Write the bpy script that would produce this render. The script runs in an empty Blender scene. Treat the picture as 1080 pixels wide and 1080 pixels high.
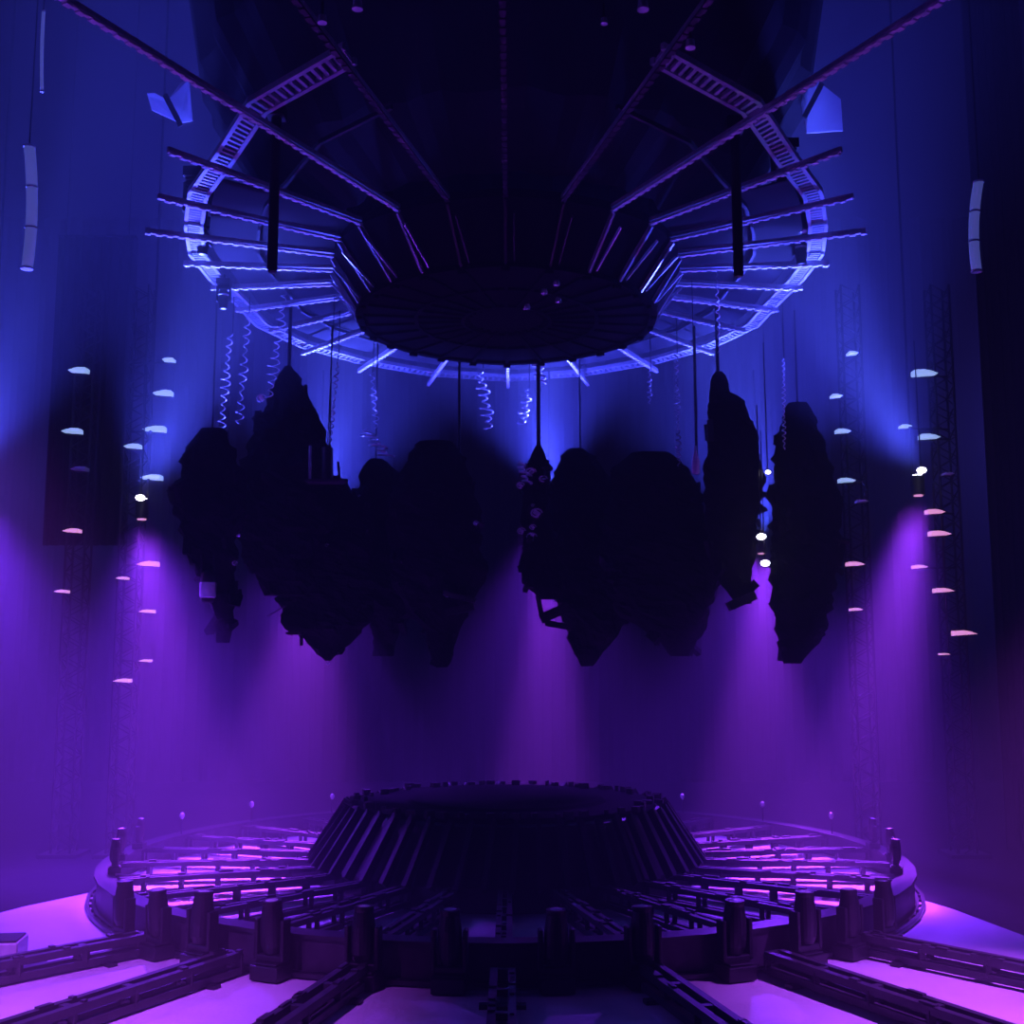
import bpy, math, random
from mathutils import Vector, Matrix
R = math.radians
PI = math.pi
rnd = random.Random(7)
S = 7.86                                 # stage radius in metres
sc = bpy.context.scene
COL = sc.collection

# ------------------------------------------------------------------ camera
TH = R(7.5); FPX = 1222.0
CAM = Vector((0.12, -24.3, 4.35))
cd = bpy.data.cameras.new('camera'); cam = bpy.data.objects.new('camera', cd); COL.objects.link(cam)
cam.location = CAM; cam.rotation_euler = (PI/2 + TH, 0, 0)
cd.sensor_width = 36; cd.lens = 36 * FPX / 1080; cd.clip_end = 200
sc.camera = cam

def W(px, py, Y):
    """the point of the vertical plane y = Y seen at a place of the photograph"""
    a, b = (px - 540) / FPX, (540 - py) / FPX
    d = Vector((a, math.cos(TH) - b * math.sin(TH), math.sin(TH) + b * math.cos(TH)))
    t = (Y - CAM.y) / d.y
    return CAM + d * t

# ------------------------------------------------------------------ materials
def mat(name, col, rough=.5, metal=0., noise=0., scale=6., bump=0., emit=None, es=0., alpha=1., bscale=None):
    m = bpy.data.materials.new(name); m.use_nodes = True
    nt = m.node_tree; b = nt.nodes['Principled BSDF']
    b.inputs['Roughness'].default_value = rough; b.inputs['Metallic'].default_value = metal
    b.inputs['Base Color'].default_value = (*col, 1)
    tc = nt.nodes.new('ShaderNodeTexCoord')
    if noise > 0:
        n = nt.nodes.new('ShaderNodeTexNoise'); n.inputs['Scale'].default_value = scale; n.inputs['Detail'].default_value = 5
        nt.links.new(tc.outputs['Object'], n.inputs['Vector'])
        r = nt.nodes.new('ShaderNodeValToRGB')
        r.color_ramp.elements[0].position = .3; r.color_ramp.elements[1].position = .7
        r.color_ramp.elements[0].color = (*[c * (1 - noise) for c in col], 1)
        r.color_ramp.elements[1].color = (*[min(1, c * (1 + noise)) for c in col], 1)
        nt.links.new(n.outputs['Fac'], r.inputs['Fac']); nt.links.new(r.outputs['Color'], b.inputs['Base Color'])
    if bump > 0:
        n2 = nt.nodes.new('ShaderNodeTexNoise'); n2.inputs['Scale'].default_value = bscale or scale; n2.inputs['Detail'].default_value = 4
        nt.links.new(tc.outputs['Object'], n2.inputs['Vector'])
        bp = nt.nodes.new('ShaderNodeBump'); bp.inputs['Strength'].default_value = bump; bp.inputs['Distance'].default_value = .05
        nt.links.new(n2.outputs['Fac'], bp.inputs['Height']); nt.links.new(bp.outputs['Normal'], b.inputs['Normal'])
    if emit:
        b.inputs['Emission Color'].default_value = (*emit, 1); b.inputs['Emission Strength'].default_value = es
    if alpha < 1: b.inputs['Alpha'].default_value = alpha
    return m
M = dict(
    black=mat('black_metal', (.012, .012, .014), .45, .0, .3, 9),
    dark=mat('dark_steel', (.035, .035, .04), .4, .3, .3, 7),
    beam=mat('dull_painted_beam', (.05, .045, .055), .5, .1, .35, 5),
    alu=mat('bare_aluminium', (.62, .63, .66), .34, .55, .15, 12),
    floor=mat('lit_floor_vinyl', (.78, .76, .78), .5, 0, .16, .55, .12, bscale=14),  # pale tone for the part of the floor inside the light
    drape=mat('black_drape', (.012, .011, .014), .9, 0, .3, 2, .3),
    cloth=mat('black_crumpled_cloth', (.007, .007, .009), 1., 0, .4, 4, .8, bscale=6),
    cloth2=mat('charcoal_ragged_fabric', (.014, .014, .017), .95, 0, .5, 7, .9, bscale=12),
    pale=mat('pale_sheet_metal', (.8, .8, .82), .3, .2, .1, 10),
    sail=mat('pale_gauze', (.92, .93, .97), .8, 0, .1, 3),
    foil=mat('silver_foil', (.9, .9, .92), .3, .35, .1, 8, .3),
    glass=mat('lamp_glass', (.8, .85, .95), .15, 0),
    matt=mat('matt_black_skin', (.006, .006, .008), 1., 0, .3, 5),
    plate=mat('pale_deck_panel', (.8, .78, .8), .5, 0, .2, 1.4, .1, bscale=9),
    darkfloor=mat('unlit_hall_floor', (.02, .018, .022), .95, 0, .3, 3),  # dark tone stands in for floor that the light misses
    strip=mat('white_light_strip', (.96, .96, .98), .45, .05, .1, 9),
    canopy=mat('grey_canopy_gauze', (.022, .022, .026), 1., 0, .35, .9),
    tube=mat('glowing_tube', (.6, .65, .8), .4, 0, .12, 3, emit=(.16, .2, .9), es=.35),
    lamp=mat('lit_lamp', (.9, .9, .9), .3, 0, emit=(.85, .8, 1.), es=9),
    ledgeb=mat('blue_ledge_glow', (.9, .9, .9), .3, 0, emit=(.36, .55, 1.), es=1.1),  # glow painted on for the blue light falling on the ledges
    glowp=mat('pink_glow', (.9, .9, .9), .3, 0, emit=(1., .38, .8), es=1.1),  # washer lens glow, and painted violet light on the lower ledges
)

for k_ in ('canopy', 'matt', 'cloth', 'drape', 'cloth2', 'darkfloor'):
    M[k_].node_tree.nodes['Principled BSDF'].inputs['Specular IOR Level'].default_value = .08
def translucent(m, col):
    nt = m.node_tree; b = nt.nodes['Principled BSDF']; t = nt.nodes.new('ShaderNodeBsdfTranslucent'); t.inputs[0].default_value = (*col, 1)
    x = nt.nodes.new('ShaderNodeMixShader'); x.inputs[0].default_value = .5
    nt.links.new(b.outputs[0], x.inputs[1]); nt.links.new(t.outputs[0], x.inputs[2]); nt.links.new(x.outputs[0], nt.nodes['Material Output'].inputs[0])
translucent(M['sail'], (.9, .93, 1.))

# ------------------------------------------------------------------ mesh building
class MB:
    def __init__(s): s.v = []; s.f = []
    def add(s, vs, fs):
        n = len(s.v); s.v += [tuple(v) for v in vs]; s.f += [tuple(i + n for i in f) for f in fs]; return s
    def box(s, c, sz, mtx=None):
        x, y, z = [k / 2 for k in sz]
        vs = [Vector((i * x, j * y, k * z)) for k in (-1, 1) for j in (-1, 1) for i in (-1, 1)]
        if mtx: vs = [mtx @ v for v in vs]
        c = Vector(c)
        return s.add([v + c for v in vs], [(0, 2, 3, 1), (4, 5, 7, 6), (0, 1, 5, 4), (2, 6, 7, 3), (0, 4, 6, 2), (1, 3, 7, 5)])
    def bar(s, a, b, w, h, up=(0, 0, 1)):
        a, b = Vector(a), Vector(b); d = b - a; L = d.length
        if L < 1e-6: return s
        d.normalize(); u = Vector(up)
        if abs(d.dot(u)) > .98: u = Vector((0, 1, 0)) if abs(d.y) < .9 else Vector((1, 0, 0))
        r = d.cross(u).normalized(); u = r.cross(d).normalized()
        m = Matrix((r, d, u)).transposed()
        return s.box((a + b) / 2, (w, L, h), m)
    def tube(s, pts, r, n=8, rs=None):
        pts = [Vector(p) for p in pts]; m = len(pts); vs = []; fs = []
        prev = None
        for i, p in enumerate(pts):
            d = (pts[min(i + 1, m - 1)] - pts[max(i - 1, 0)]).normalized()
            if prev is None:
                ref = Vector((0, 0, 1)) if abs(d.z) < .9 else Vector((1, 0, 0))
                x = d.cross(ref).normalized()
            else:
                x = (prev - d * prev.dot(d)).normalized()
            prev = x; y = d.cross(x)
            rr = rs[i] if rs else r
            for k in range(n):
                a = 2 * PI * k / n
                vs.append(p + (x * math.cos(a) + y * math.sin(a)) * rr)
        for i in range(m - 1):
            for k in range(n):
                k2 = (k + 1) % n
                fs.append((i * n + k, i * n + k2, (i + 1) * n + k2, (i + 1) * n + k))
        fs.append(tuple(range(n))[::-1]); fs.append(tuple((m - 1) * n + k for k in range(n)))
        return s.add(vs, fs)
    def lathe(s, prof, c=(0, 0, 0), n=24, mtx=None):
        vs = []; fs = []; c = Vector(c)
        for r, z in prof:
            for k in range(n):
                a = 2 * PI * k / n; v = Vector((r * math.cos(a), r * math.sin(a), z))
                if mtx: v = mtx @ v
                vs.append(v + c)
        for i in range(len(prof) - 1):
            for k in range(n):
                k2 = (k + 1) % n
                fs.append((i * n + k, i * n + k2, (i + 1) * n + k2, (i + 1) * n + k))
        fs.append(tuple(range(n))[::-1]); fs.append(tuple((len(prof) - 1) * n + k for k in range(n)))
        return s.add(vs, fs)
    def build(s, name, m, parent=None, smooth=False, bevel=0):
        me = bpy.data.meshes.new(name); me.from_pydata(s.v, [], s.f); me.validate(); me.update()
        me.materials.append(M[m])
        if smooth:
            for p in me.polygons: p.use_smooth = True
        o = bpy.data.objects.new(name, me); COL.objects.link(o)
        if parent: o.parent = parent
        if bevel:
            b = o.modifiers.new('bevel', 'BEVEL'); b.width = bevel; b.segments = 2; b.limit_method = 'ANGLE'
        return o

def tag(o, label=None, cat=None, group=None, kind=None):
    if label: o['label'] = label
    if cat: o['category'] = cat
    if group: o['group'] = group
    if kind: o['kind'] = kind
    return o
def thing(name, label, cat, loc=(0, 0, 0), rz=0, group=None):
    o = bpy.data.objects.new(name, None); COL.objects.link(o); o.location = loc; o.rotation_euler = (0, 0, rz)
    o.empty_display_size = .2
    return tag(o, label, cat, group)
def copy_tree(o, parent=None):
    c = o.copy(); COL.objects.link(c); c.parent = parent
    for ch in [x for x in COL.objects if x.parent == o]: copy_tree(ch, c)
    return c
def polar(r, a, z):      # azimuth 0 = towards the camera, + = picture right
    return Vector((r * math.sin(a), -r * math.cos(a), z))
ORD = ['topmost', 'second from the top', 'third from the top', 'fourth from the top', 'fifth from the top', 'sixth from the top',
       'seventh from the top', 'eighth from the top', 'ninth from the top', 'tenth from the top']

# ------------------------------------------------------------------ the hall
def struct(name, mb, m): return tag(mb.build(name, m), kind='structure')
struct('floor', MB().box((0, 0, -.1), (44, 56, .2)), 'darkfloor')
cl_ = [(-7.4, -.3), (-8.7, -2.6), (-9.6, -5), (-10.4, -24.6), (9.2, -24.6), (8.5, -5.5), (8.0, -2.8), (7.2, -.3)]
tag(MB().add([(x, y, 0) for x, y in cl_] + [(x, y, .012) for x, y in cl_], [tuple(range(8))[::-1], tuple(range(8, 16))] + [(i, (i + 1) % 8, 8 + (i + 1) % 8, 8 + i) for i in range(8)]).build('lit_floor_patch', 'floor'), 'pale lit patch of floor painted under the round stage and the rails', 'lit floor patch')  # pale shape cut along the edge of the light pool on the floor
struct('ceiling', MB().box((0, 0, 22.1), (44, 56, .2)), 'drape')
def drape_wall(name, a, b):
    a, b = Vector(a), Vector(b); n = 240; d = (b - a); L = d.length; d.normalize(); q = Vector((-d.y, d.x, 0))
    vs = []; fs = []
    for i in range(n + 1):
        t = i / n; p = a + (b - a) * t + q * (.14 * math.sin(i * 1.3) + .06 * math.sin(i * .47))
        vs += [p, p + Vector((0, 0, 22))]
    for i in range(n): fs.append((2 * i, 2 * i + 2, 2 * i + 3, 2 * i + 1))
    o = struct(name, MB().add(vs, fs), 'drape'); return o
drape_wall('wall_back', (-21.5, 20, 0), (21.5, 20, 0))
drape_wall('wall_left', (-21.5, -27, 0), (-21.5, 20, 0))
drape_wall('wall_right', (21.5, 20, 0), (21.5, -27, 0))
drape_wall('wall_front', (21.5, -27, 0), (-21.5, -27, 0))

# ------------------------------------------------------------------ round stage
NB = 26; DA = 2 * PI / NB
ZD = .54
stage = thing('round_stage', 'low round stage with radial ladder beams and a dark ribbed cone at its centre', 'stage')
def polyring(mb, ri, ro, z0, z1, n=NB, off=.5, sub=2):
    vs = []; fs = []; N = n * sub
    for k in range(N):
        a = 2 * PI * (k + off * sub) / N
        for r, z in ((ro, z0), (ro, z1), (ri, z1), (ri, z0)): vs.append(polar(r, a, z))
    for k in range(N):
        j = (k + 1) % N
        for q in range(4): fs.append((4 * k + q, 4 * j + q, 4 * j + (q + 1) % 4, 4 * k + (q + 1) % 4))
    return mb.add(vs, fs)
polyring(MB(), S - .14, S, .04, ZD).build('rim_wall', 'beam', stage)
polyring(MB(), S - .3, S + .05, ZD, ZD + .05).build('rim_cap', 'dark', stage)
m = MB(); polyring(m, S + .12, S + .18, .04, .10); polyring(m, S + .02, S + .07, .04, .10)
for k in range(104):
    a = 2 * PI * k / 104; m.bar(polar(S + .04, a, .07), polar(S + .16, a, .07), .05, .05)
m.build('base_frame', 'dark', stage)
def ladder(mb, a, r0, r1, z, w, cw, ch, step, rw, rh, z1=None, jag=0):
    """a ladder beam laid out along azimuth a: two chords and rungs"""
    z1 = z if z1 is None else z1
    t = Vector((math.cos(a), math.sin(a), 0))
    for sd in (-1, 1):
        mb.bar(polar(r0, a, z) + t * sd * w / 2, polar(r1, a, z1) + t * sd * w / 2, cw, ch)
    n = max(1, int((r1 - r0) / step))
    for i in range(n + 1):
        f = (i + .0) / n; p = polar(r0 + (r1 - r0) * f, a, z + (z1 - z) * f)
        mb.bar(p - t * w / 2, p + t * w / 2, rw, rh)
    for i in range(jag):
        f = rnd.random(); p = polar(r0 + (r1 - r0) * f, a, z + (z1 - z) * f) + t * w / 2 * rnd.choice((-1, 1))
        mb.box(p + Vector((0, 0, ch / 2 + .015)), (rnd.uniform(.05, .16), rnd.uniform(.05, .16), .04), Matrix.Rotation(rnd.uniform(0, 3), 3, 'Z'))
    return mb
RI = 3.85; RT = 3.15; HC = 1.02
def box_truss(mb, a, r0, r1, z0, z1, w, c, step, jag=0):
    """open box truss along azimuth a: four chords, posts and cross ties at every bay"""
    t = Vector((math.cos(a), math.sin(a), 0))
    for sd in (-1, 1):
        for z in (z0, z1): mb.bar(polar(r0, a, z) + t * sd * w / 2, polar(r1, a, z) + t * sd * w / 2, c, c)
    n = max(1, round((r1 - r0) / step))
    for i in range(n + 1):
        r = r0 + (r1 - r0) * i / n
        for sd in (-1, 1): mb.bar(polar(r, a, z0) + t * sd * w / 2, polar(r, a, z1) + t * sd * w / 2, c * .8, c * 1.1)
        for z in (z0, z1): mb.bar(polar(r, a, z) - t * w / 2, polar(r, a, z) + t * w / 2, c, c * .8)
    for i in range(jag):
        r = rnd.uniform(r0, r1); p = polar(r, a, z1 + c / 2 + .01) + t * w / 2 * rnd.choice((-1, 1))
        mb.box(p, (rnd.uniform(.05, .1), rnd.uniform(.06, .3), .03), Matrix.Rotation(a, 3, 'Z'))
    return mb
MB().lathe([(RI - .3, .06), (S - .2, .06), (S - .2, .11), (RI - .3, .11)], n=78).build('deck_panel', 'plate', stage)
for k in range(NB):
    box_truss(MB(), k * DA, RI - .1, S - .16, .22, .47, .16, .085, .68, 10).build('radial_beam', 'beam', stage)
n = 78
prof = [(RI - .06, .12), (RI - .12, .52), (RT - .02, ZD + HC - .08), (RT - .2, ZD + HC)]
MB().lathe(prof, n=n).build('cone_shell', 'black', stage)
MB().lathe([(RT - .1, ZD + HC - .05), (RT - .14, ZD + HC + .05), (RT - 1.1, ZD + HC + .05), (RT - 1.2, ZD + HC + .1), (.2, ZD + HC + .1)], n=52).build('cone_cap', 'matt', stage)
for k in range(2 * NB):
    a = (k + .25) * DA / 2
    mb = MB()
    t = Vector((math.cos(a), math.sin(a), 0)); lean = .10
    p0 = polar(RI + .06, a, .50); p1 = polar(RT + .07, a, ZD + HC + rnd.uniform(.0, .07)) + t * lean
    mb.bar(p0, p1, .05, .17); mb.bar(p0 + polar(.1, a, .05), p1 + polar(.08, a, 0), .10, .02)
    mb.build('cone_rib', 'black', stage)
for k in range(64):
    a = 2 * PI * k / 64 + rnd.uniform(-.03, .03); r = RT + rnd.uniform(-.35, .0)
    MB().box(polar(r, a, ZD + HC + .09), (rnd.uniform(.05, .2), rnd.uniform(.05, .2), rnd.uniform(.06, .16)), Matrix.Rotation(rnd.uniform(0, 3), 3, 'Z')).build('rim_block', 'black', stage)

# ------------------------------------------------------------------ floor rails
RD = {-3: 'left rail, the one that runs to the picture edge highest', -2: 'second from the left', -1: 'just left of the middle one',
      0: 'middle one, straight towards the viewer', 1: 'just right of the middle one', 2: 'second from the right', 3: 'rightmost one'}
LBL = {-3: 'dark ladder rail on the floor, leftmost of the seven radiating rails',
       -2: 'dark ladder rail on the floor, second from the left of the seven',
       -1: 'dark ladder rail on the floor next to the middle rail, on its left',
       0: 'dark ladder rail on the floor running straight from the stage to the viewer',
       1: 'dark ladder rail on the floor next to the middle rail, on its right',
       2: 'dark ladder rail on the floor, second from the right of the seven',
       3: 'dark ladder rail on the floor, rightmost of the seven radiating rails'}
for k in range(-3, 4):
    a = k * DA
    t = thing('floor_rail', LBL[k], 'rail', polar(S + .35, a, 0), 0, 'rails radiating over the floor')
    inv = polar(S + .35, a, 0)
    def loc(mb): mb.v = [tuple(Vector(v) - inv) for v in mb.v]; return mb
    tt = Vector((math.cos(a), math.sin(a), 0))
    loc(box_truss(MB(), a, S + .35, 19, .10, .30, .24, .10, .95, 30)).build('rail_truss', 'beam', t)
    for r in (S + 1, 12, 15.5, 18.5):
        loc(MB().box(polar(r, a, .035), (.6, .14, .065), Matrix.Rotation(a, 3, 'Z'))).build('foot', 'black', t)

# ------------------------------------------------------------------ moving lights on the rim
def moving_light(loc, rz, label, group, s=1.0, hang=False, tilt=0., pan=0.):
    t = thing('moving_light', label, 'stage light', loc, rz, group)
    g = -1 if hang else 1
    wd = 1 if hang else .95
    fl = Matrix.Diagonal((wd, wd, g))
    def fix(mb): mb.v = [tuple(fl @ (Vector(v) * s)) for v in mb.v]; mb.f = [f[::g] for f in mb.f]; return mb
    fix(MB().box((0, 0, .11), (.44, .38, .18)).box((0, 0, .215), (.36, .30, .03))).build('base', 'black', t, bevel=.02)
    fix(MB().box((0, 0, .27), (.40, .16, .09)).box((-.205, 0, .50), (.06, .18, .50)).box((.205, 0, .50), (.06, .18, .50))).build('yoke', 'black', t, bevel=.02)
    rot = Matrix.Rotation(tilt, 3, 'X')
    h = MB().lathe([(.03, -.27), (.11, -.25), (.15, -.16), (.16, .0), (.155, .16), (.125, .34), (.13, .36), (.13, .40), (.11, .40)], (0, 0, .58), 20, rot)
    hd = fix(h).build('head', 'black', t, smooth=False)
    fix(MB().lathe([(.11, .385), (.10, .395), (.05, .41), (.01, .413)], (0, 0, .58), 16, rot)).build('lens', 'glass', hd)
    return t
AZ = [5.0, 13.4, 23.2, 32.2, 39.2, 46.2]
names = ['nearest the middle', 'second from the middle', 'third from the middle', 'fourth from the middle', 'fifth from the middle', 'sixth from the middle']
for sd, sn in ((-1, 'left'), (1, 'right')):
    for i, a in enumerate(AZ):
        sc_ = 1.1 if i < 4 else 1.02
        moving_light(polar(S + .32, R(a) * sd, 0.012), R(a) * sd, f'black moving light against the near {sn} stage rim, {names[i]}', 'moving lights along the stage rim', sc_, tilt=R(rnd.uniform(-4, 4)))
    for i, a in enumerate([70, 81, 92]):
        moving_light(polar(S - .30, R(a) * sd, ZD + .05), R(a) * sd, f'small moving light at the {sn} end of the stage rim, {["nearest","middle","farthest"][i]} of three', 'moving lights along the stage rim', .62, tilt=R(rnd.uniform(-6, 6)))
    for i, a in enumerate([108, 126, 144, 162]):
        t = thing('bulb_stand', f'tiny bulb on far {sn} stage rim, {["first","second","third","fourth"][i]} of four from the {sn}', 'lamp', polar(S - .2, R(a) * sd, ZD + .05), 0, 'small bulbs on the far rim')
        MB().tube([(0, 0, 0), (0, 0, .34)], .015, 6).build('stem', 'dark', t)
        MB().lathe([(.02, .32), (.05, .36), (.06, .40), (.05, .44), (.02, .47)], n=12).build('bulb', 'foil', t, smooth=True)

# pedestal at the left picture edge
pp = W(6, 1010, -6.9); pp.z = 0.012
t = thing('pedestal_box', 'low square box on a round black base plate on the floor at the left edge', 'pedestal', (pp.x, pp.y, 0), R(8))
MB().lathe([(.5, .0), (.56, .03), (.56, .09), (.5, .12)], n=40).build('base_plate', 'black', t)
MB().box((-.1, 0, .27), (.66, .6, .3)).build('box_body', 'pale', t, bevel=.02)
MB().box((-.1, 0, .435), (.6, .54, .03)).build('box_lid', 'dark', t, bevel=.01)

# ------------------------------------------------------------------ suspended ring rig
ZT = CAM.z + 8.4
ZB = ZT - 1.0
def interp(tab, a):
    a = abs((a + 180) % 360 - 180)
    for (a0, v0), (a1, v1) in zip(tab, tab[1:]):
        if a <= a1: return v0 + (v1 - v0) * (a - a0) / (a1 - a0)
    return tab[-1][1]
LEN = [(0, 1.9), (14, 1.8), (28, 1.68), (41.5, 1.06), (55.4, .97), (69, .955), (83, .87), (97, .85), (111, .88), (125, .93), (138, 1.07), (152, 1.17), (166, 1.28), (180, 1.30)]
RING = [(0, 1.19), (13, 1.19), (24, 1.13), (31, 1.02), (40, .95), (54, .90), (67, .86), (95, .85), (110, .88), (130, 1.03), (150, 1.15), (170, 1.27), (180, 1.30)]
JUN = [(0, .56), (40, .53), (70, .48), (95, .468), (180, .49)]
DSK = [(0, .44), (60, .405), (90, .40), (130, .42), (180, .455)]
X0 = 0.0
rig = thing('suspended_ring_rig', 'huge hanging wheel of radial light beams around a dark inverted bowl overhead', 'ceiling rig', (0, 0, ZB))
def up(mb): mb.v = [(v[0], v[1], v[2] - ZB) for v in mb.v]; return mb
def rpt(tab, ad, z, k=1.): return polar(interp(tab, ad) * S * k, R(ad), z)
# bowl
N = 104
vs = []; fs = []
rows = [(DSK, ZB, .96), (DSK, ZB + .0, 1.), (JUN, ZT - .06, 1.), (JUN, ZT + .1, 1.), (JUN, ZT + .1, .3)]
for tab, z, k in rows:
    for i in range(N): vs.append(rpt(tab, 360 * i / N, z, k))
for q in range(len(rows) - 1):
    for i in range(N):
        j = (i + 1) % N; fs.append((q * N + i, q * N + j, (q + 1) * N + j, (q + 1) * N + i))
fs.append(tuple(range(N)))
up(MB().add(vs, fs)).build('bowl', 'matt', rig)
mb = MB()
for i in range(N):
    a0, a1 = 360 * i / N, 360 * (i + 1) / N
    mb.bar(rpt(DSK, a0, ZB - .02), rpt(DSK, a1, ZB - .02), .16, .08)
    if i % 4 == 0: mb.box(rpt(DSK, a0, ZB - .07), (.16, .1, .12), Matrix.Rotation(R(a0), 3, 'Z'))
up(mb).build('bowl_rim', 'matt', rig)
mb = MB()
for i in range(26):
    mb.bar(rpt(DSK, i * 360 / 26, ZB - .03, .98), rpt(DSK, i * 360 / 26, ZB - .03, .25), .08, .05)
for k in (.3, .62):
    for i in range(52): mb.bar(rpt(DSK, i * 360 / 52, ZB - .04, k), rpt(DSK, (i + 1) * 360 / 52, ZB - .04, k), .08, .05)
up(mb).build('bowl_floor_grid', 'matt', rig)
for i in range(NB):
    a = i * 360 / NB
    p, q = rpt(DSK, a, ZB + .02, 1.02), rpt(JUN, a, ZT - .12, 1.01)
    mb = MB(); t = Vector((math.cos(R(a)), math.sin(R(a)), 0))
    mb.bar(p, q, .05, .10)
    mb.bar(p + t * .16 + polar(.03, R(a), .05), q + t * .16 - Vector((0, 0, .25)), .03, .06)
    up(mb).build('bowl_rib', 'black' if i in (0, 1, 25) else 'alu', rig)  # shade on the near ribs is put into their colour
# radial beams: a box chord with a row of small studs below, as on lighting battens
for i in range(NB):
    a = i * 360 / NB; ar = R(a); L = interp(LEN, a) * S; J = interp(JUN, a) * S
    mb = MB(); t = Vector((math.cos(ar), math.sin(ar), 0))
    mb.bar(polar(J, ar, ZT + .02), polar(L, ar, ZT - .01), .06, .07)
    b = up(mb).build('radial_beam', 'black' if i == 0 else 'alu', rig)  # front beam blackened, its shade put into the colour
    mb = MB()
    mb.bar(polar(J, ar, ZT - .075), polar(L, ar, ZT - .06), .07, .03)
    r = J + .1
    while r < L:
        mb.box(polar(r, ar, ZT - .085), (.09, .11, .03), Matrix.Rotation(ar, 3, 'Z')); r += .21
    up(mb).build('light_strip', 'black' if i == 0 else 'beam' if i in (1, 25) else 'strip', b)  # near strips darkened to stand for shade, all are one kind
# ring truss
def tr(mb, k, z, w, h, a0=0, a1=360, n=26 * 1, tab=RING):
    for i in range(n):
        if i in (0, n - 1): continue
        b0, b1 = a0 + (a1 - a0) * i / n, a0 + (a1 - a0) * (i + 1) / n
        mb.bar(rpt(tab, b0, z, k), rpt(tab, b1, z, k), w, h)
    return mb
mb = tr(MB(), 1, ZT + .2, .07, .1); tr(mb, .955, ZT + .2, .07, .1)
for i in range(1, 25):
    for j in range(13):
        f = (j + .5) / 13; a0, a1 = i * 360 / 26, (i + 1) * 360 / 26
        p = rpt(RING, a0, ZT + .2) * (1 - f) + rpt(RING, a1, ZT + .2) * f
        q = rpt(RING, a0, ZT + .2, .955) * (1 - f) + rpt(RING, a1, ZT + .2, .955) * f
        mb.bar(p, q, .06, .06)
up(mb).build('ring_truss', 'alu', rig)
mb = tr(MB(), .79, ZT + .26, .06, .08)
up(mb).build('inner_hoop', 'dark', rig)
mb = MB()
vs = [rpt(JUN, 360 * i / 78, ZT + .34, .95) for i in range(78)] + [rpt(RING, 360 * i / 78, ZT + .34, .93) for i in range(78)]
vs += [v + Vector((0, 0, .03)) for v in vs]
fs = []
for i in range(11, 67):
    j = (i + 1) % 78
    fs += [(i, j, 78 + j, 78 + i), (156 + i, 234 + i, 234 + j, 156 + j), (78 + i, 78 + j, 234 + j, 234 + i)]
up(MB().add(vs, fs)).build('canopy_sheet', 'canopy', rig)
# tall black cone added above the bowl, standing in for unlit haze
mb = MB()
rows = []
for z, k in ((ZT + .4, 1.0), (ZT + 1.2, 1.35), (ZT + 3.2, 1.7), (21.9, 1.95)):
    for i in range(N):
        rows.append(rpt(JUN, 360 * i / N, z, k * (1 + .02 * math.sin(i * 1.7))))
fs = [(q * N + i, q * N + (i + 1) % N, (q + 1) * N + (i + 1) % N, (q + 1) * N + i) for q in range(3) for i in range(N)]
up(MB().add(rows, fs)).build('shade_skirt', 'drape', rig)

# black pipes hanging under the ring
for sd, sn, px, py0, py1 in ((-1, 'left', 284, 118, 285), (1, 'right', 780, 132, 290)):
    a = W(px, py0, -6.2); b = W(px + (3 if sd < 0 else -1), py1, -6.2)
    t = thing('hanging_pipe', f'thick black pipe hanging straight down from the {sn} side of the overhead ring', 'pipe', b, 0, 'black pipes under the ring')
    L = a.z - b.z
    MB().tube([(0, 0, .0), (0, 0, L)], .083, 16).build('pipe', 'black', t)
    MB().tube([(0, 0, -.03), (0, 0, .05)], .07, 16).build('end_cap', 'dark', t)
    MB().box((0, 0, L), (.3, .3, .22)).bar((0, 0, L), (0, 0, ZT + .2 - b.z), .12, .12).build('clamp', 'black', t, bevel=.02)

# lamps hanging on the ring (seen at its left and right ends)
spots = [(209, 212, -1.6, 'left end of the overhead ring, uppermost there', 1.25), (214, 252, -1.2, 'left end of the overhead ring, under the dark uppermost one', .8), (236, 312, .6, 'left end of the overhead ring, lowest there', .7),
         (828, 180, -3.0, 'right end of the overhead ring, uppermost there', 1.1), (846, 226, -1.6, 'right end of the overhead ring, above the lowest one', .9), (845, 262, -.8, 'right end of the overhead ring, lowest there', .8)]
for px, py, Y, lb, s_ in spots:
    p = W(px, py, Y)
    t = moving_light((p.x, p.y, p.z + .55 * s_), 0, 'dark bright-rimmed lamp at the ' + lb, 'lamps hanging on the ring ends', s_, hang=True, tilt=R(rnd.uniform(-15, 15)))
    m_ = MB().tube([(0, 0, 0), (0, 0, max(.1, ZT + .15 - p.z - .55 * s_))], .03, 8).build('drop_rod', 'dark', t)
    MB().lathe([(.13 * s_, -.5 * s_), (.19 * s_, -.52 * s_), (.19 * s_, -.56 * s_), (.13 * s_, -.58 * s_)], n=20).build('bright_collar', 'foil', t)

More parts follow.
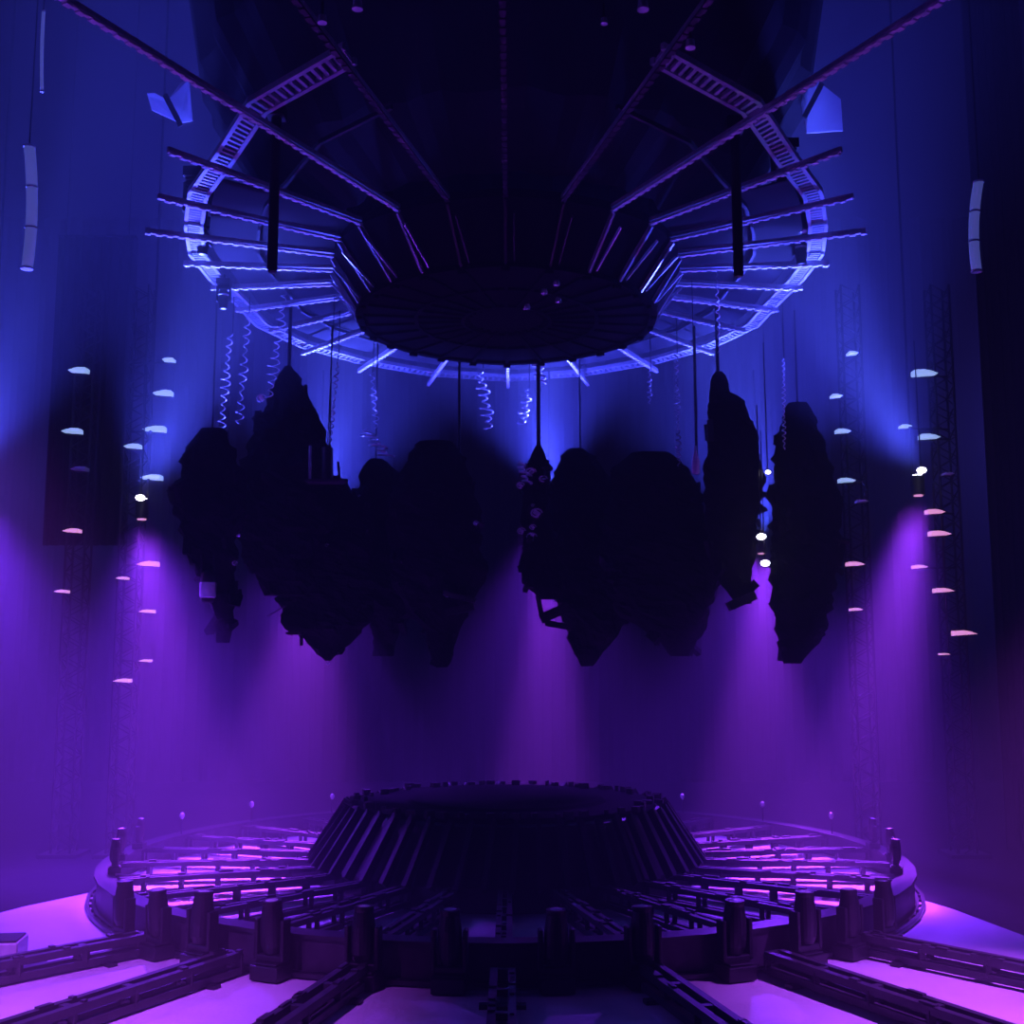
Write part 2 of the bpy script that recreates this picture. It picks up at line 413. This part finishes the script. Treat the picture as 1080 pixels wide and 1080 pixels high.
# pale gauze fans at the shoulders of the ring
def fan(name, label, pts, Y, ribs):
    P = [W(x, y, Y) for x, y in pts]; c = sum(P, Vector()) / len(P)
    t = thing(name, label, 'fabric fan', c, 0, 'pale gauze fans')
    n = len(P); q = [p - c for p in P]
    mb = MB().add([v + Vector((0, .06 * ((i * 7) % 3 - 1), 0)) for i, v in enumerate(q)] + [v + Vector((0, .06 * ((i * 7) % 3 - 1) + .03, 0)) for i, v in enumerate(q)],
                  [tuple(range(n)), tuple(range(n, 2 * n))[::-1]] + [(i, (i + 1) % n, n + (i + 1) % n, n + i) for i in range(n)])
    mb.build('gauze', 'sail', t)
    for a, b in ribs:
        MB().bar(W(*a, Y - .3) - c, W(*b, Y - .3) - c, .11, .05, (0, 1, 0)).build('fan_rib', 'black', t)
fan('gauze_fan', 'pale blue gauze fan lit up at the left shoulder of the overhead ring', [(156, 100), (163, 98), (176, 104), (192, 88), (199, 84), (202, 126), (190, 131), (160, 116)], -1.5, [((174, 100), (191, 133))])
fan('gauze_fan', 'pale blue gauze fan lit up at the right shoulder of the overhead ring', [(841, 84), (853, 78), (866, 86), (886, 106), (889, 138), (852, 139), (846, 120)], -1.5, [((867, 88), (848, 124))])

# small bright fixings up in the dark centre
for (px, py, Y, w, lb) in [(678, 5, -6.5, .22, 'small pale spotlight housing at the top edge, right of centre'), (728, 46, -6.5, .2, 'small pale spotlight housing up in the dark, just left of the right shoulder'),
                       (637, 22, -6.5, .14, 'tiny dim spotlight housing near the top edge, right of centre'), (377, 5, -6.5, .2, 'small dim spotlight housing at the top edge, left of centre'),
                       (340, 20, -6.5, .18, 'small dim spotlight housing at the top edge above the left shoulder')]:
    w *= .7
    p = W(px, py, Y); d = p - CAM; p = CAM + d * ((ZT - .12 - CAM.z) / d.z)
    t = thing('pin_spot', lb, 'spotlight', p, rnd.uniform(-.5, .5), 'small spotlights near the top')
    MB().lathe([(.04, .09), (.08, .07), (.09, -.05), (.1, -.09), (.07, -.09)], n=16, mtx=Matrix.Diagonal((w / .2, w / .2, w / .2))).build('can', 'foil', t)
    MB().bar((0, 0, .05), (0, 0, ZT + .1 - p.z + .02), .03, .03).build('hanger', 'dark', t)
for i, (px, py) in enumerate([(587, 299), (574, 308), (589, 317), (556, 324)]):
    # under the bowl floor: find where the sight line meets the bowl floor
    p = W(px, py, -24.0); d = (p - CAM).normalized(); q = CAM + d * ((ZB - .1 - CAM.z) / d.z)
    t = MB().lathe([(.02, -.05), (.06, -.04), (.07, 0), (.05, .06), (.02, .06)], n=12).build('button_light', 'pale')
    t.location = q
    tag(t, ['tiny button light under the dark bowl, farthest right and highest of four', 'tiny button light under the dark bowl, middle of the cluster of four', 'tiny button light under the dark bowl, lower right of the four', 'tiny button light under the dark bowl, lowest and leftmost of four'][i], 'button light', 'button lights under the bowl')

# ------------------------------------------------------------------ wire curls and cords between rig and hangings
def curl(px0, py0, px1, py1, Y, r, turns, label, mt='foil', wr=.014, jit=.45, name='wire_curl', top=True):
    r *= .62; turns *= 1.7
    a, b = W(px0, py0, Y), W(px1, py1, Y); n = int(turns * 12)
    pts = []
    ph = rnd.uniform(0, 6)
    for i in range(n + 1):
        f = i / n; c = a * (1 - f) + b * f; rr = r * (1 + jit * math.sin(f * 17 + ph)) * (.5 + .5 * min(1, f * 4))
        an = f * turns * 2 * PI
        pts.append(c + Vector((rr * math.cos(an), rr * math.sin(an), 0)) - a)
    t = thing(name, label, 'hanging wire', a, 0, 'shiny curled wires below the ring')
    MB().tube(pts, wr, 5).build('curl', mt, t, smooth=True)
    if top and ZT - .05 > a.z: MB().tube([pts[0], Vector((pts[0].x, pts[0].y, ZT - a.z))], .012, 5).build('drop_wire', 'dark', t)
curl(243, 352, 230, 486, 1.5, .12, 9, 'shiny coiled wire, leftmost of the wires below the overhead ring')
curl(262, 330, 252, 448, 1.5, .11, 7, 'shiny wavy wire second from the left below the overhead ring')
curl(300, 308, 284, 420, 2.0, .16, 8, 'shiny tangled wire beside the tip of the left dark spire')
curl(357, 372, 346, 492, 2.5, .06, 10, 'thin beaded wire hanging left of centre, above the small tray')
curl(392, 392, 397, 452, 4.8, .10, 5, 'beaded wire hanging straight above the looped foil curls')
curl(383, 452, 408, 482, 4.6, .24, 3.5, 'big looped foil curls above the round left bundle', wr=.028, top=False)
curl(506, 392, 516, 452, 6.0, .20, 5, 'short bunched foil curls at the centre, left one of two', wr=.025)
curl(556, 410, 551, 448, 6.0, .17, 4, 'short bunched foil curls at the centre, right one of two', wr=.025)
curl(564, 378, 572, 404, 4.6, .17, 3, 'foil curls just under the edge of the dark bowl right of centre', wr=.03)
curl(713, 372, 716, 492, 3.1, .08, 11, 'thin beaded wire hanging right of centre, left of the right dark spire')
curl(685, 390, 685, 426, 4.4, .07, 4, 'very short beaded wire right of centre below the ring')
curl(753, 196, 758, 372, 0.5, .05, 12, 'dotted wire chain hanging high above the right dark spire')
curl(826, 378, 827, 474, 2.0, .05, 10, 'thin beaded wire, rightmost of the wires below the ring')
curl(548, 486, 556, 510, 3.8, .14, 3, 'foil curls on the top of the slender hanging bundle right of the middle gap', wr=.025, top=False)
# ------------------------------------------------------------------ the hanging dark bundles
def noise3(v, s):
    from mathutils import noise
    return noise.noise(v * s)
def bundle(label, rows, Y, seed, rug=.10, fac=.6, mt='cloth', frags=24, cord=None, name='hanging_bundle', group='dark bundles hanging below the ring'):
    pts = []
    P = []
    for y, xl, xr in rows:
        a, b = W(xl, y, Y), W(xr, y, Y); P.append(((a.x + b.x) / 2, (a.z + b.z) / 2, max(.03, (b.x - a.x) / 2)))
    c0 = Vector((P[0][0], Y, P[0][1]))
    t = thing(name, label, 'hanging bundle', c0, 0, group)
    global FY
    FY = Y - fac * max(q[2] for q in P) * .9 - .05
    # resample the outline
    M_ = 54; n = 40; vs = []; fs = []
    zt, zb = P[0][1], P[-1][1]
    def samp(z):
        for (x0, z0, r0), (x1, z1, r1) in zip(P, P[1:]):
            if z <= z0 and z >= z1:
                f = (z0 - z) / (z0 - z1 + 1e-9); return x0 + (x1 - x0) * f, r0 + (r1 - r0) * f
        return P[-1][0], P[-1][2]
    r_ = random.Random(seed)
    for i in range(M_ + 1):
        z = zt + (zb - zt) * i / M_; x, r = samp(z)
        for k in range(n):
            a = 2 * PI * k / n
            d = Vector((math.cos(a), math.sin(a) * fac, 0))
            q = Vector((x + d.x * r, d.y * r, z))
            nz = noise3(q + Vector((seed * 3.1, 0, 0)), 1.1) * .6 + noise3(q + Vector((0, seed, 0)), 2.6) * .75 + noise3(q, 6.5) * .5
            rr = r * (1 + rug * nz * 2.2) + rug * 1.1 * nz * min(1, r * 2)
            vs.append(Vector((x + d.x * rr - c0.x, d.y * rr, z - c0.z)))
    for i in range(M_):
        for k in range(n):
            k2 = (k + 1) % n; fs.append((i * n + k, i * n + k2, (i + 1) * n + k2, (i + 1) * n + k))
    fs.append(tuple(range(n))[::-1]); fs.append(tuple(M_ * n + k for k in range(n)))
    body = MB().add(vs, fs).build('body', mt, t)
    # ragged scraps standing off the surface
    for i in range(frags):
        z = zt + (zb - zt) * r_.uniform(.12, .97); x, r = samp(z); a = r_.choice((0, PI)) + r_.uniform(-.9, .9)
        c = Vector((x + math.cos(a) * r * .97 - c0.x, math.sin(a) * fac * r * .97, z - c0.z))
        m3 = Matrix.Rotation(r_.uniform(0, 3), 3, 'X') @ Matrix.Rotation(r_.uniform(0, 3), 3, 'Y') @ Matrix.Rotation(r_.uniform(0, 3), 3, 'Z')
        MB().box(c, (r_.uniform(.12, .55), r_.uniform(.08, .3), r_.uniform(.03, .14)), m3).build('cloth_scrap', 'cloth2', t)
    px, rr = cord if cord else (None, .02)
    x = W(px, rows[0][0], Y).x - c0.x if px else 0
    MB().tube([(x, 0, -.3), (x, 0, ZT + .02 - c0.z)], rr, 8).build('suspension_cord', 'black', t)
    return t, c0
def foil_bits(t, c0, spec, Y, mt='foil'):
    for px, py, w in spec:
        mb = MB()
        p = W(px, py, Y) - c0; q = Vector((rnd.uniform(-1, 1), rnd.uniform(-1, 0), rnd.uniform(-1, 1)))
        m3 = Matrix.Rotation(rnd.uniform(0, 3), 3, 'X') @ Matrix.Rotation(rnd.uniform(0, 3), 3, 'Z')
        mb.box(p, (w, w * .6, w * .3), m3)
        mb.tube([p + Vector((w * .8 * math.cos(a), -.02, w * .6 * math.sin(a))) for a in [k * PI / 5 for k in range(9)]], w * .14, 5)
        mb.build('foil_scrap', mt, t)

t, c = bundle('dim dark bundle hanging farthest left, narrowing to a blunt tail', [(452, 212, 236), (480, 196, 250), (520, 184, 256), (560, 188, 252), (600, 206, 250), (640, 224, 248), (678, 227, 243)], 0.9, 1)
foil_bits(t, c, [(252, 565, .05), (248, 594, .07)], FY)
# the lamp with the pale band in front of it
p = W(219, 632, .6)
t = thing('lantern', 'small lamp with a pale band hanging at the bottom of the leftmost bundle', 'lamp', p)
MB().tube([(-.14, 0, .35), (-.17, 0, 1.0)], .025, 8).tube([(.14, 0, .35), (.10, 0, 1.0)], .025, 8).build('hanger_rods', 'dark', t)
MB().lathe([(.13, .02), (.17, .05), (.185, .34), (.17, .36)], n=24).build('pale_band', 'pale', t)
MB().lathe([(.10, -.08), (.13, -.04), (.14, .03), (.10, .03)], n=24).build('bottom_cap', 'black', t)
MB().lathe([(.16, .36), (.15, .55), (.08, .62)], n=24).build('hood', 'black', t)

t, c = bundle('tall dark spire on the left, tapering up to a thin point', [(386, 301, 307), (400, 292, 319), (430, 275, 331), (470, 262, 344), (510, 254, 346), (560, 250, 342), (600, 262, 332), (628, 276, 325)], 2.4, 2, cord=(305, 0.045))
foil_bits(t, c, [(276, 420, .14)], FY)
t, c = bundle('dark lumpy bundle on the left ending in a stepped pointed bottom', [(502, 338, 356), (514, 318, 374), (545, 298, 388), (580, 282, 392), (620, 291, 391), (645, 301, 389), (664, 305, 381), (671, 321, 376), (688, 333, 359), (697, 342, 350)], 3.9, 3, rug=.08)
MB().box(W(312, 668, FY) - c, (.38, .5, .06)).build('ledge', 'black', t)
MB().bar(W(282, 650, FY) - c, W(312, 633, FY) - c, .05, .03).build('stick', 'dark', t)
foil_bits(t, c, [(345, 575, .06), (346, 700, .05)], FY)
p = W(344, 508, 1.4)
t = thing('hanging_tray', 'small tray with a short upright block on it, hung at left above the stepped bundle', 'tray', p)
MB().box((0, 0, 0), (.86, .44, .06)).box((.3, 0, .03), (.36, .2, .05)).build('tray_board', 'black', t)
MB().tube([(.02, .05, .03), (.0, .05, .78)], .13, 14, None).build('upright_block', 'dark', t)
MB().tube([(-.36, 0, .03), (-.38, 0, .82)], .035, 8).build('pale_post', 'alu', t)
MB().tube([(.3, 0, .03), (.26, 0, .45)], .03, 8).build('short_post', 'dark', t)
MB().tube([(.0, .05, .78), (.1, .05, ZT - p.z)], .012, 5).build('suspension_wire', 'black', t)

t, c = bundle('dark bundle left of centre with a rounded top, below the foil loops', [(484, 390, 403), (498, 381, 420), (530, 377, 432), (580, 373, 442), (630, 376, 438), (665, 388, 425), (692, 394, 414)], 5.5, 4, rug=.09)
foil_bits(t, c, [(379, 523, .05)], FY)
t, c = bundle('broad dark bundle just left of the middle gap, with a ledge and a hanging tail', [(466, 440, 476), (485, 428, 490), (510, 416, 500), (560, 410, 507), (610, 414, 509), (640, 428, 497), (665, 447, 484), (690, 454, 478), (704, 460, 472)], 4.2, 5, cord=(484, 0.035), rug=.07)
MB().bar(W(468, 626, FY) - c, W(502, 634, FY) - c, .5, .10).build('ledge', 'dark', t)
MB().bar(W(470, 646, FY) - c, W(500, 640, FY) - c, .4, .16).build('lower_ledge', 'black', t)
foil_bits(t, c, [(502, 552, .08), (472, 628, .07)], FY)
t, c = bundle('slender dark bundle just right of the middle gap with foil scraps down its side', [(470, 565, 571), (486, 558, 579), (530, 549, 581), (570, 553, 587), (600, 552, 590), (622, 556, 594), (632, 566, 588)], 4.2, 6, cord=(568, 0.05), rug=.09)
foil_bits(t, c, [(560, 498, .16), (573, 505, .12), (549, 512, .12), (566, 541, .17), (562, 533, .06), (561, 566, .15), (550, 560, .12), (562, 556, .1)], FY)
mb = MB(); mb.tube([W(567, 628, FY) - c, W(572, 652, FY) - c], .06, 8); mb.bar(W(570, 653, FY) - c, W(600, 640, FY) - c, .3, .24); mb.bar(W(575, 657, FY) - c, W(602, 662, FY) - c, .3, .14)
mb.build('bent_foot', 'black', t)
t, c = bundle('dark bundle with a rounded shoulder right of centre, trailing a long tail', [(473, 601, 615), (482, 588, 628), (510, 580, 645), (560, 576, 662), (600, 579, 668), (640, 588, 666), (665, 596, 655), (690, 606, 636), (703, 613, 624)], 5.6, 7, cord=(612, 0.02), rug=.08)
foil_bits(t, c, [(586, 632, .09)], FY)
t, c = bundle('broad dark bundle between the shouldered spire and the round topped one', [(478, 665, 708), (500, 648, 728), (540, 640, 745), (580, 634, 760), (620, 640, 752), (650, 655, 745), (672, 690, 738), (692, 708, 728)], 3.9, 8, cord=(735, 0.03), rug=.07)
t, c = bundle('dark spire with a stepped shoulder, rightmost of the sharp dark bundles', [(392, 755, 762), (398, 750, 767), (416, 747, 771), (420, 748, 784), (450, 745, 794), (490, 743, 804), (530, 746, 802), (580, 746, 796), (612, 755, 793), (637, 778, 792)], 2.2, 9, cord=(757, 0.04), rug=.05)
MB().bar(W(768, 640, FY) - c, W(796, 628, FY) - c, .3, .2).build('ledge', 'black', t)
MB().box(W(749, 454, FY) - c, (.14, .06, .5)).build('pale_tab', 'dark', t)
t, c = bundle('dim dark bundle hanging farthest right, beside the two small bright lamps', [(425, 832, 850), (460, 820, 868), (520, 816, 882), (580, 816, 888), (640, 815, 880), (672, 818, 862), (700, 828, 845)], 2.6, 10)
# bottle
p = W(734, 500, .4)
t = thing('glass_bottle', 'small clear bottle shape glinting left of the shouldered spire', 'bottle', p)
MB().lathe([(.06, 0), (.085, .03), (.085, .3), (.05, .42), (.035, .5), (.035, .62)], n=18).build('bottle', 'pale', t, smooth=True)
MB().tube([(0, 0, .62), (0, 0, ZT - p.z)], .01, 5).build('string', 'black', t)

# ------------------------------------------------------------------ side towers with flat ledges
def tower(px, Y, label):
    x = W(px, 600, Y).x
    t = thing('truss_tower', label, 'truss tower', (x, Y, 0), 0, 'black truss towers')
    H = 13.5
    for i in (-1, 1):
        for j in (-1, 1): MB().tube([(i * .22, j * .22, 0), (i * .22, j * .22, H)], .03, 8).build('upright', 'black', t)
    mb = MB()
    for k in range(27):
        z = k * .5
        for i in (-1, 1):
            mb.bar((i * .22, -.22, z), (i * .22, .22, z + .25), .025, .025); mb.bar((-.22, i * .22, z), (.22, i * .22, z + .25), .025, .025)
            mb.bar((i * .22, .22, z + .25), (i * .22, -.22, z + .5), .025, .025); mb.bar((.22, i * .22, z + .25), (-.22, i * .22, z + .5), .025, .025)
    mb.build('lacing', 'black', t)
    MB().box((0, 0, .04), (.9, .9, .08)).build('base_plate', 'black', t)
    return x
def flat_ledge(px, py, Y, w, side, label, mt, group, tx):
    """thin wedge-shaped ledge on a bracket, the light on it painted as glow"""
    p = W(px, py, Y)
    t = thing('flat_ledge', label, 'lamp', p, 0, group)
    h = w * .22
    vs = []
    for y in (-.14, .14):
        vs += [(-w / 2 * side, y, -h * .15), (w / 2 * side, y, -h / 2), (w / 2 * side, y, h / 2), (w * .1 * side, y, h * .6), (-w * .2 * side, y, h * .35)]
    n = 5
    MB().add(vs, [tuple(range(n)), tuple(range(n, 2 * n))[::-1]] + [(i, (i + 1) % n, n + (i + 1) % n, n + i) for i in range(n)]).build('wedge_body', mt, t)
    MB().box((0, .2, h * .2), (w * .8, .14, h * 1.4)).build('housing', 'black', t)
    MB().bar((0, .22, 0), (tx - p.x, max(.3, 0), 0), .04, .04).build('bracket', 'black', t)
towers = {'outer left': (82, 2.6), 'inner left': (138, 2.6), 'inner right': (905, 2.6), 'outer right': (1002, 2.6)}
desc = {'outer left': 'black truss tower standing farthest left behind the stage', 'inner left': 'black truss tower left of the stage, next to the bright left beam',
        'inner right': 'black truss tower right of the stage, nearer the hanging bundles', 'outer right': 'black truss tower farthest right behind the bright right beam'}
TX = {k: tower(px, Y + .5, desc[k]) for k, (px, Y) in towers.items()}
FL = {
 'outer left': [(83, 391, .42, 'b'), (76, 455, .42, 'b'), (84, 495, .36, 'w'), (76, 560, .36, 'p'), (65, 624, .28, 'p')],
 'inner left': [(178, 380, .26, 'b'), (172, 415, .42, 'b'), (163, 453, .5, 'b'), (140, 471, .36, 'b'), (160, 504, .46, 'b'), (156, 595, .46, 'p'), (129, 610, .24, 'p'), (155, 645, .32, 'p'), (153, 697, .24, 'p'), (129, 718, .36, 'p')],
 'inner right': [(899, 373, .22, 'b'), (882, 418, .24, 'b'), (889, 455, .32, 'b'), (893, 507, .36, 'b'), (909, 529, .26, 'w'), (902, 595, .38, 'p'), (903, 643, .26, 'p')],
 'outer right': [(975, 394, .55, 'b'), (955, 450, .24, 'b'), (980, 461, .44, 'b'), (1000, 500, .22, 'w'), (986, 540, .4, 'p'), (991, 563, .46, 'p'), (970, 598, .3, 'p'), (995, 623, .42, 'p'), (1017, 668, .5, 'p'), (996, 690, .18, 'p')],
}
cn = {'b': 'bluish painted-lit', 'w': 'whitish', 'p': 'pinkish painted-lit'}
for k, lst in FL.items():
    for i, (px, py, w, c_) in enumerate(lst):
        Y = 2.4 - .002 * i
        flat_ledge(px, py, Y, w, 1 if 'left' in k else -1, f'{cn[c_]} flat ledge on the {k} tower, {ORD[i]} of its {len(lst)}', {'b': 'ledgeb', 'w': 'pale', 'p': 'glowp'}[c_], 'flat ledges on the ' + k + ' tower', TX[k])

# curved, weakly glowing tubes on the side walls
def wall_tube(px, py0, py1, Y, label, bend, segs, r=.09):
    P = [W(px + bend * ((f - .5) ** 2 * 4 - 1) + (py0 - (py0 + (py1 - py0) * f)) * .02, py0 + (py1 - py0) * f, Y) for f in [i / 12 for i in range(13)]]
    c0 = P[-1]
    t = thing('glow_tube', label, 'tube light', c0, 0, 'curved tubes at the side walls')
    MB().tube([p - c0 for p in P], r, 12).build('tube_body', 'tube', t, smooth=True)
    for i in range(segs + 1):
        q = P[round(i * 12 / segs)] - c0
        MB().tube([q - Vector((0, 0, .02)), q + Vector((0, 0, .02))], r * 1.1, 12).build('tube_collar', 'pale', t)
    MB().tube([P[0] - c0, Vector((P[0].x - c0.x, .0, 22 - c0.z))], .015, 6).build('hanging_wire', 'black', t)
wall_tube(31, 155, 283, -2, 'pale blue slightly curved tube hanging at the left edge', -4, 3, .11)
wall_tube(1032, 192, 286, -2, 'dim blue slightly curved tube hanging at the right edge', 4, 3, .10)
wall_tube(46, 12, 96, -2, 'thin dim rod high up at the left edge, above the curved tube', 1, 1, .035)

# ------------------------------------------------------------------ haze, lights
M_w = bpy.data.worlds.new('hall_air'); sc.world = M_w; M_w.use_nodes = True
nt = M_w.node_tree; nt.nodes['Background'].inputs[0].default_value = (0, 0, 0, 1); nt.nodes['Background'].inputs[1].default_value = 0
vsn = nt.nodes.new('ShaderNodeVolumeScatter'); vsn.inputs['Density'].default_value = .018; vsn.inputs['Anisotropy'].default_value = .0
vsn.inputs['Color'].default_value = (.98, .98, 1, 1)
nt.links.new(vsn.outputs[0], nt.nodes['World Output'].inputs['Volume'])

BLUE = (.07, .10, 1.0); PURP = (.345, .038, 1.0)
def spot(name, loc, target, power, col, half, blend=.6, r=.10):
    l = bpy.data.lights.new(name, 'SPOT'); l.energy = power; l.color = col; l.spot_size = 2 * R(half); l.spot_blend = blend; l.shadow_soft_size = r
    o = bpy.data.objects.new(name, l); COL.objects.link(o); o.location = loc
    o.rotation_euler = (Vector(target) - Vector(loc)).to_track_quat('-Z', 'Y').to_euler()
    return o
def fixture(px, py, Y, label, bright):
    """double-ended stage washer: blue out of the top, violet out of the bottom"""
    p = W(px, py, Y)
    t = thing('double_washer', label, 'stage light', p, 0, 'two way washers around the back of the stage')
    MB().tube([(0, 0, -.22), (0, 0, .22)], .15, 20).build('barrel', 'black', t, bevel=.01)
    MB().tube([(0, 0, .225), (0, 0, .25)], .10, 20).build('upper_lens', 'lamp', t)
    MB().tube([(0, 0, -.25), (0, 0, -.225)], .10, 20).build('lower_lens', 'glowp', t)
    MB().box((0, .25, 0), (.08, .24, .3)).tube([(0, .36, 0), (0, .36, (22 if abs(p.x) > 7.5 else ZT - .02) - p.z)], .03, 8).build('bracket', 'black', t)
    return p
EX = dict(K=1.0)
LG = [  # px, py, Y, label, violet target, blue target, violet / blue strength, half angles
 (150, 537, 2.0, 'two way stage washer at the bright left beam, blue up and violet down', (-5.8, -1.9, 0), W(225, 330, 0.), .85, .75, 15, 17),
 (968, 512, 2.0, 'two way stage washer at the bright right beam, blue up and violet down', (6.3, -1.9, 0), W(862, 300, 0.), 1.35, .85, 12.5, 15),
 (335, 560, 7.8, 'two way stage washer hidden behind the left bundles', (-5.0, 1.6, 0), W(370, 330, 6.), 1.15, .8, 16, 18),
 (580, 530, 7.8, 'two way stage washer behind the slender bundle at the middle', W(575, 800, 6.3), W(560, 330, 6.5), 1.1, .8, 13, 18),
 (803, 575, 7.8, 'two way stage washer beside the shouldered spire at right', (5.6, 1.4, 0), W(760, 330, 6.), 1.15, .8, 14, 18),
 (-22, 510, 2.0, 'two way stage washer just beyond the left picture edge', W(50, 900, 0.), W(20, 300, 0.), .35, .42, 16, 15),
]
PP, PB = 35000, 30000
VW = (.17, .022, 1.0)
for px, py, Y, lb, vt, bt, vp, bp_, vh, bh in LG:
    p = fixture(px, py, Y, lb, 1)
    lo, hi = p - Vector((0, 0, .28)), p + Vector((0, 0, .28))
    mid = 300 < px < 900
    spot('violet_beam', lo, vt, PP * vp, VW if px < 0 else PURP, vh, .8, .3)
    spot('violet_spill', lo, vt, PP * (.28 if mid else .45), VW, 42 if mid else 34 if px < 900 else 22, 1., .3)
    spot('blue_beam', hi, bt, PB * bp_, BLUE, bh, .7, .3)
    spot('blue_spill', hi, bt, PB * (.6 if mid else .42), (.05, .06, 1.), 52 if mid else 38, 1., .3)
def mask_cloth(label, px0, px1, py0, py1, Y):
    a, b = W(px0, py0, Y), W(px1, py1, Y)
    n = 30; mb = MB(); vs = []; fs = []
    for i in range(n + 1):
        x = a.x + (b.x - a.x) * i / n; y = Y + .09 * math.sin(i * 1.7)
        vs += [(x - a.x, y - Y, b.z - a.z), (x - a.x, y - Y, 0), (x - a.x, y - Y + .05, 0), (x - a.x, y - Y + .05, b.z - a.z)]
    for i in range(n):
        for q in range(4): fs.append((4 * i + q, 4 * i + (q + 1) % 4, 4 * i + 4 + (q + 1) % 4, 4 * i + 4 + q))
    fs += [(0, 3, 2, 1), (4 * n, 4 * n + 1, 4 * n + 2, 4 * n + 3)]
    o = thing('masking_cloth', label, 'drape', a)
    mb.add(vs, fs).build('cloth', 'drape', o)
    mb = MB().tube([(0, 0, .02), (b.x - a.x, 0, .02)], .04, 8)
    for f in (.1, .9): mb.tube([((b.x - a.x) * f, 0, 0), ((b.x - a.x) * f, 0, 22 - a.z)], .01, 5)
    mb.build('batten', 'black', o)
p_ = W(1004, 600, 3.4)
mask_cloth('tall black masking drape behind the outer right tower, reaching the right picture edge', 1006, 1130, -150, 905, 4.0)
mask_cloth('black masking drape hanging between the two left towers, ending halfway down', 62, 130, 250, 575, 3.75)
# small lit lamps next to the shouldered spire
for px, py, lb in ((803, 566, 'small bright round lamp right of the shouldered spire, upper of the two'), (807, 594, 'small bright round lamp right of the shouldered spire, lower of the two'),
                   (810, 498, 'tiny bright lamp right of the shouldered spire, alone above the pair'), (148, 525, 'bright lamp at the top of the left beam'), (972, 496, 'bright lamp at the top of the right beam')):
    p = W(px, py, 1.2)
    t = thing('round_lamp', lb, 'lamp', p)
    k = .6 if px == 810 else 1
    MB().lathe([(.02, -.07 * k), (.08 * k, -.05 * k), (.11 * k, 0), (.08 * k, .05 * k), (.02, .07 * k)], n=16).build('bulb', 'lamp', t, smooth=True)
    MB().tube([(0, .04, .05), (0, .1, 3)], .015, 6).build('lamp_wire', 'black', t)
# violet front washes high at both sides, over the near floor
for sn, p, tg, pw, hf in (('left', Vector((-7.6, -16, 12.5)), (-6.0, -10.3, 0), 25000, 21), ('right', Vector((11.0, -10.5, 10.0)), (6.4, -8.8, 0), 21000, 19)):
    t = moving_light(p + Vector((0, 0, .6)), 0, f'black moving light high up at the {sn}, over the near floor', 'floor washers', 1, hang=True)
    MB().tube([(0, 0, 0), (0, 0, 22 - p.z)], .03, 8).build('drop_rod', 'black', t)
    spot('violet_floor_wash', p - Vector((0, 0, .5)), tg, pw, (.40, .06, 1.), hf, 1., .15)
# dim blue fill lamps added out of view to lift haze and blacks
for loc, pw, c_ in (((-12, -10, 4), 600, (.12, .06, 1.)), ((12, -10, 4), 350, (.12, .06, 1.)), ((-18.5, 13, 10), 1500, (.10, .07, 1.)), ((18.5, 13, 12), 1200, (.09, .07, 1.))):
    l = bpy.data.lights.new('fill_glow', 'POINT'); l.energy = pw; l.color = c_; l.shadow_soft_size = .5
    o = bpy.data.objects.new('fill_glow', l); COL.objects.link(o); o.location = loc

vs_ = sc.view_settings
vs_.view_transform = 'Standard'; vs_.look = 'None'; vs_.gamma = 1; vs_.use_curve_mapping = False; vs_.exposure = 0
sc.cycles.volume_bounces = 0; sc.cycles.max_bounces = 6; sc.cycles.diffuse_bounces = 1; sc.cycles.glossy_bounces = 2
sc.cycles.transparent_max_bounces = 6
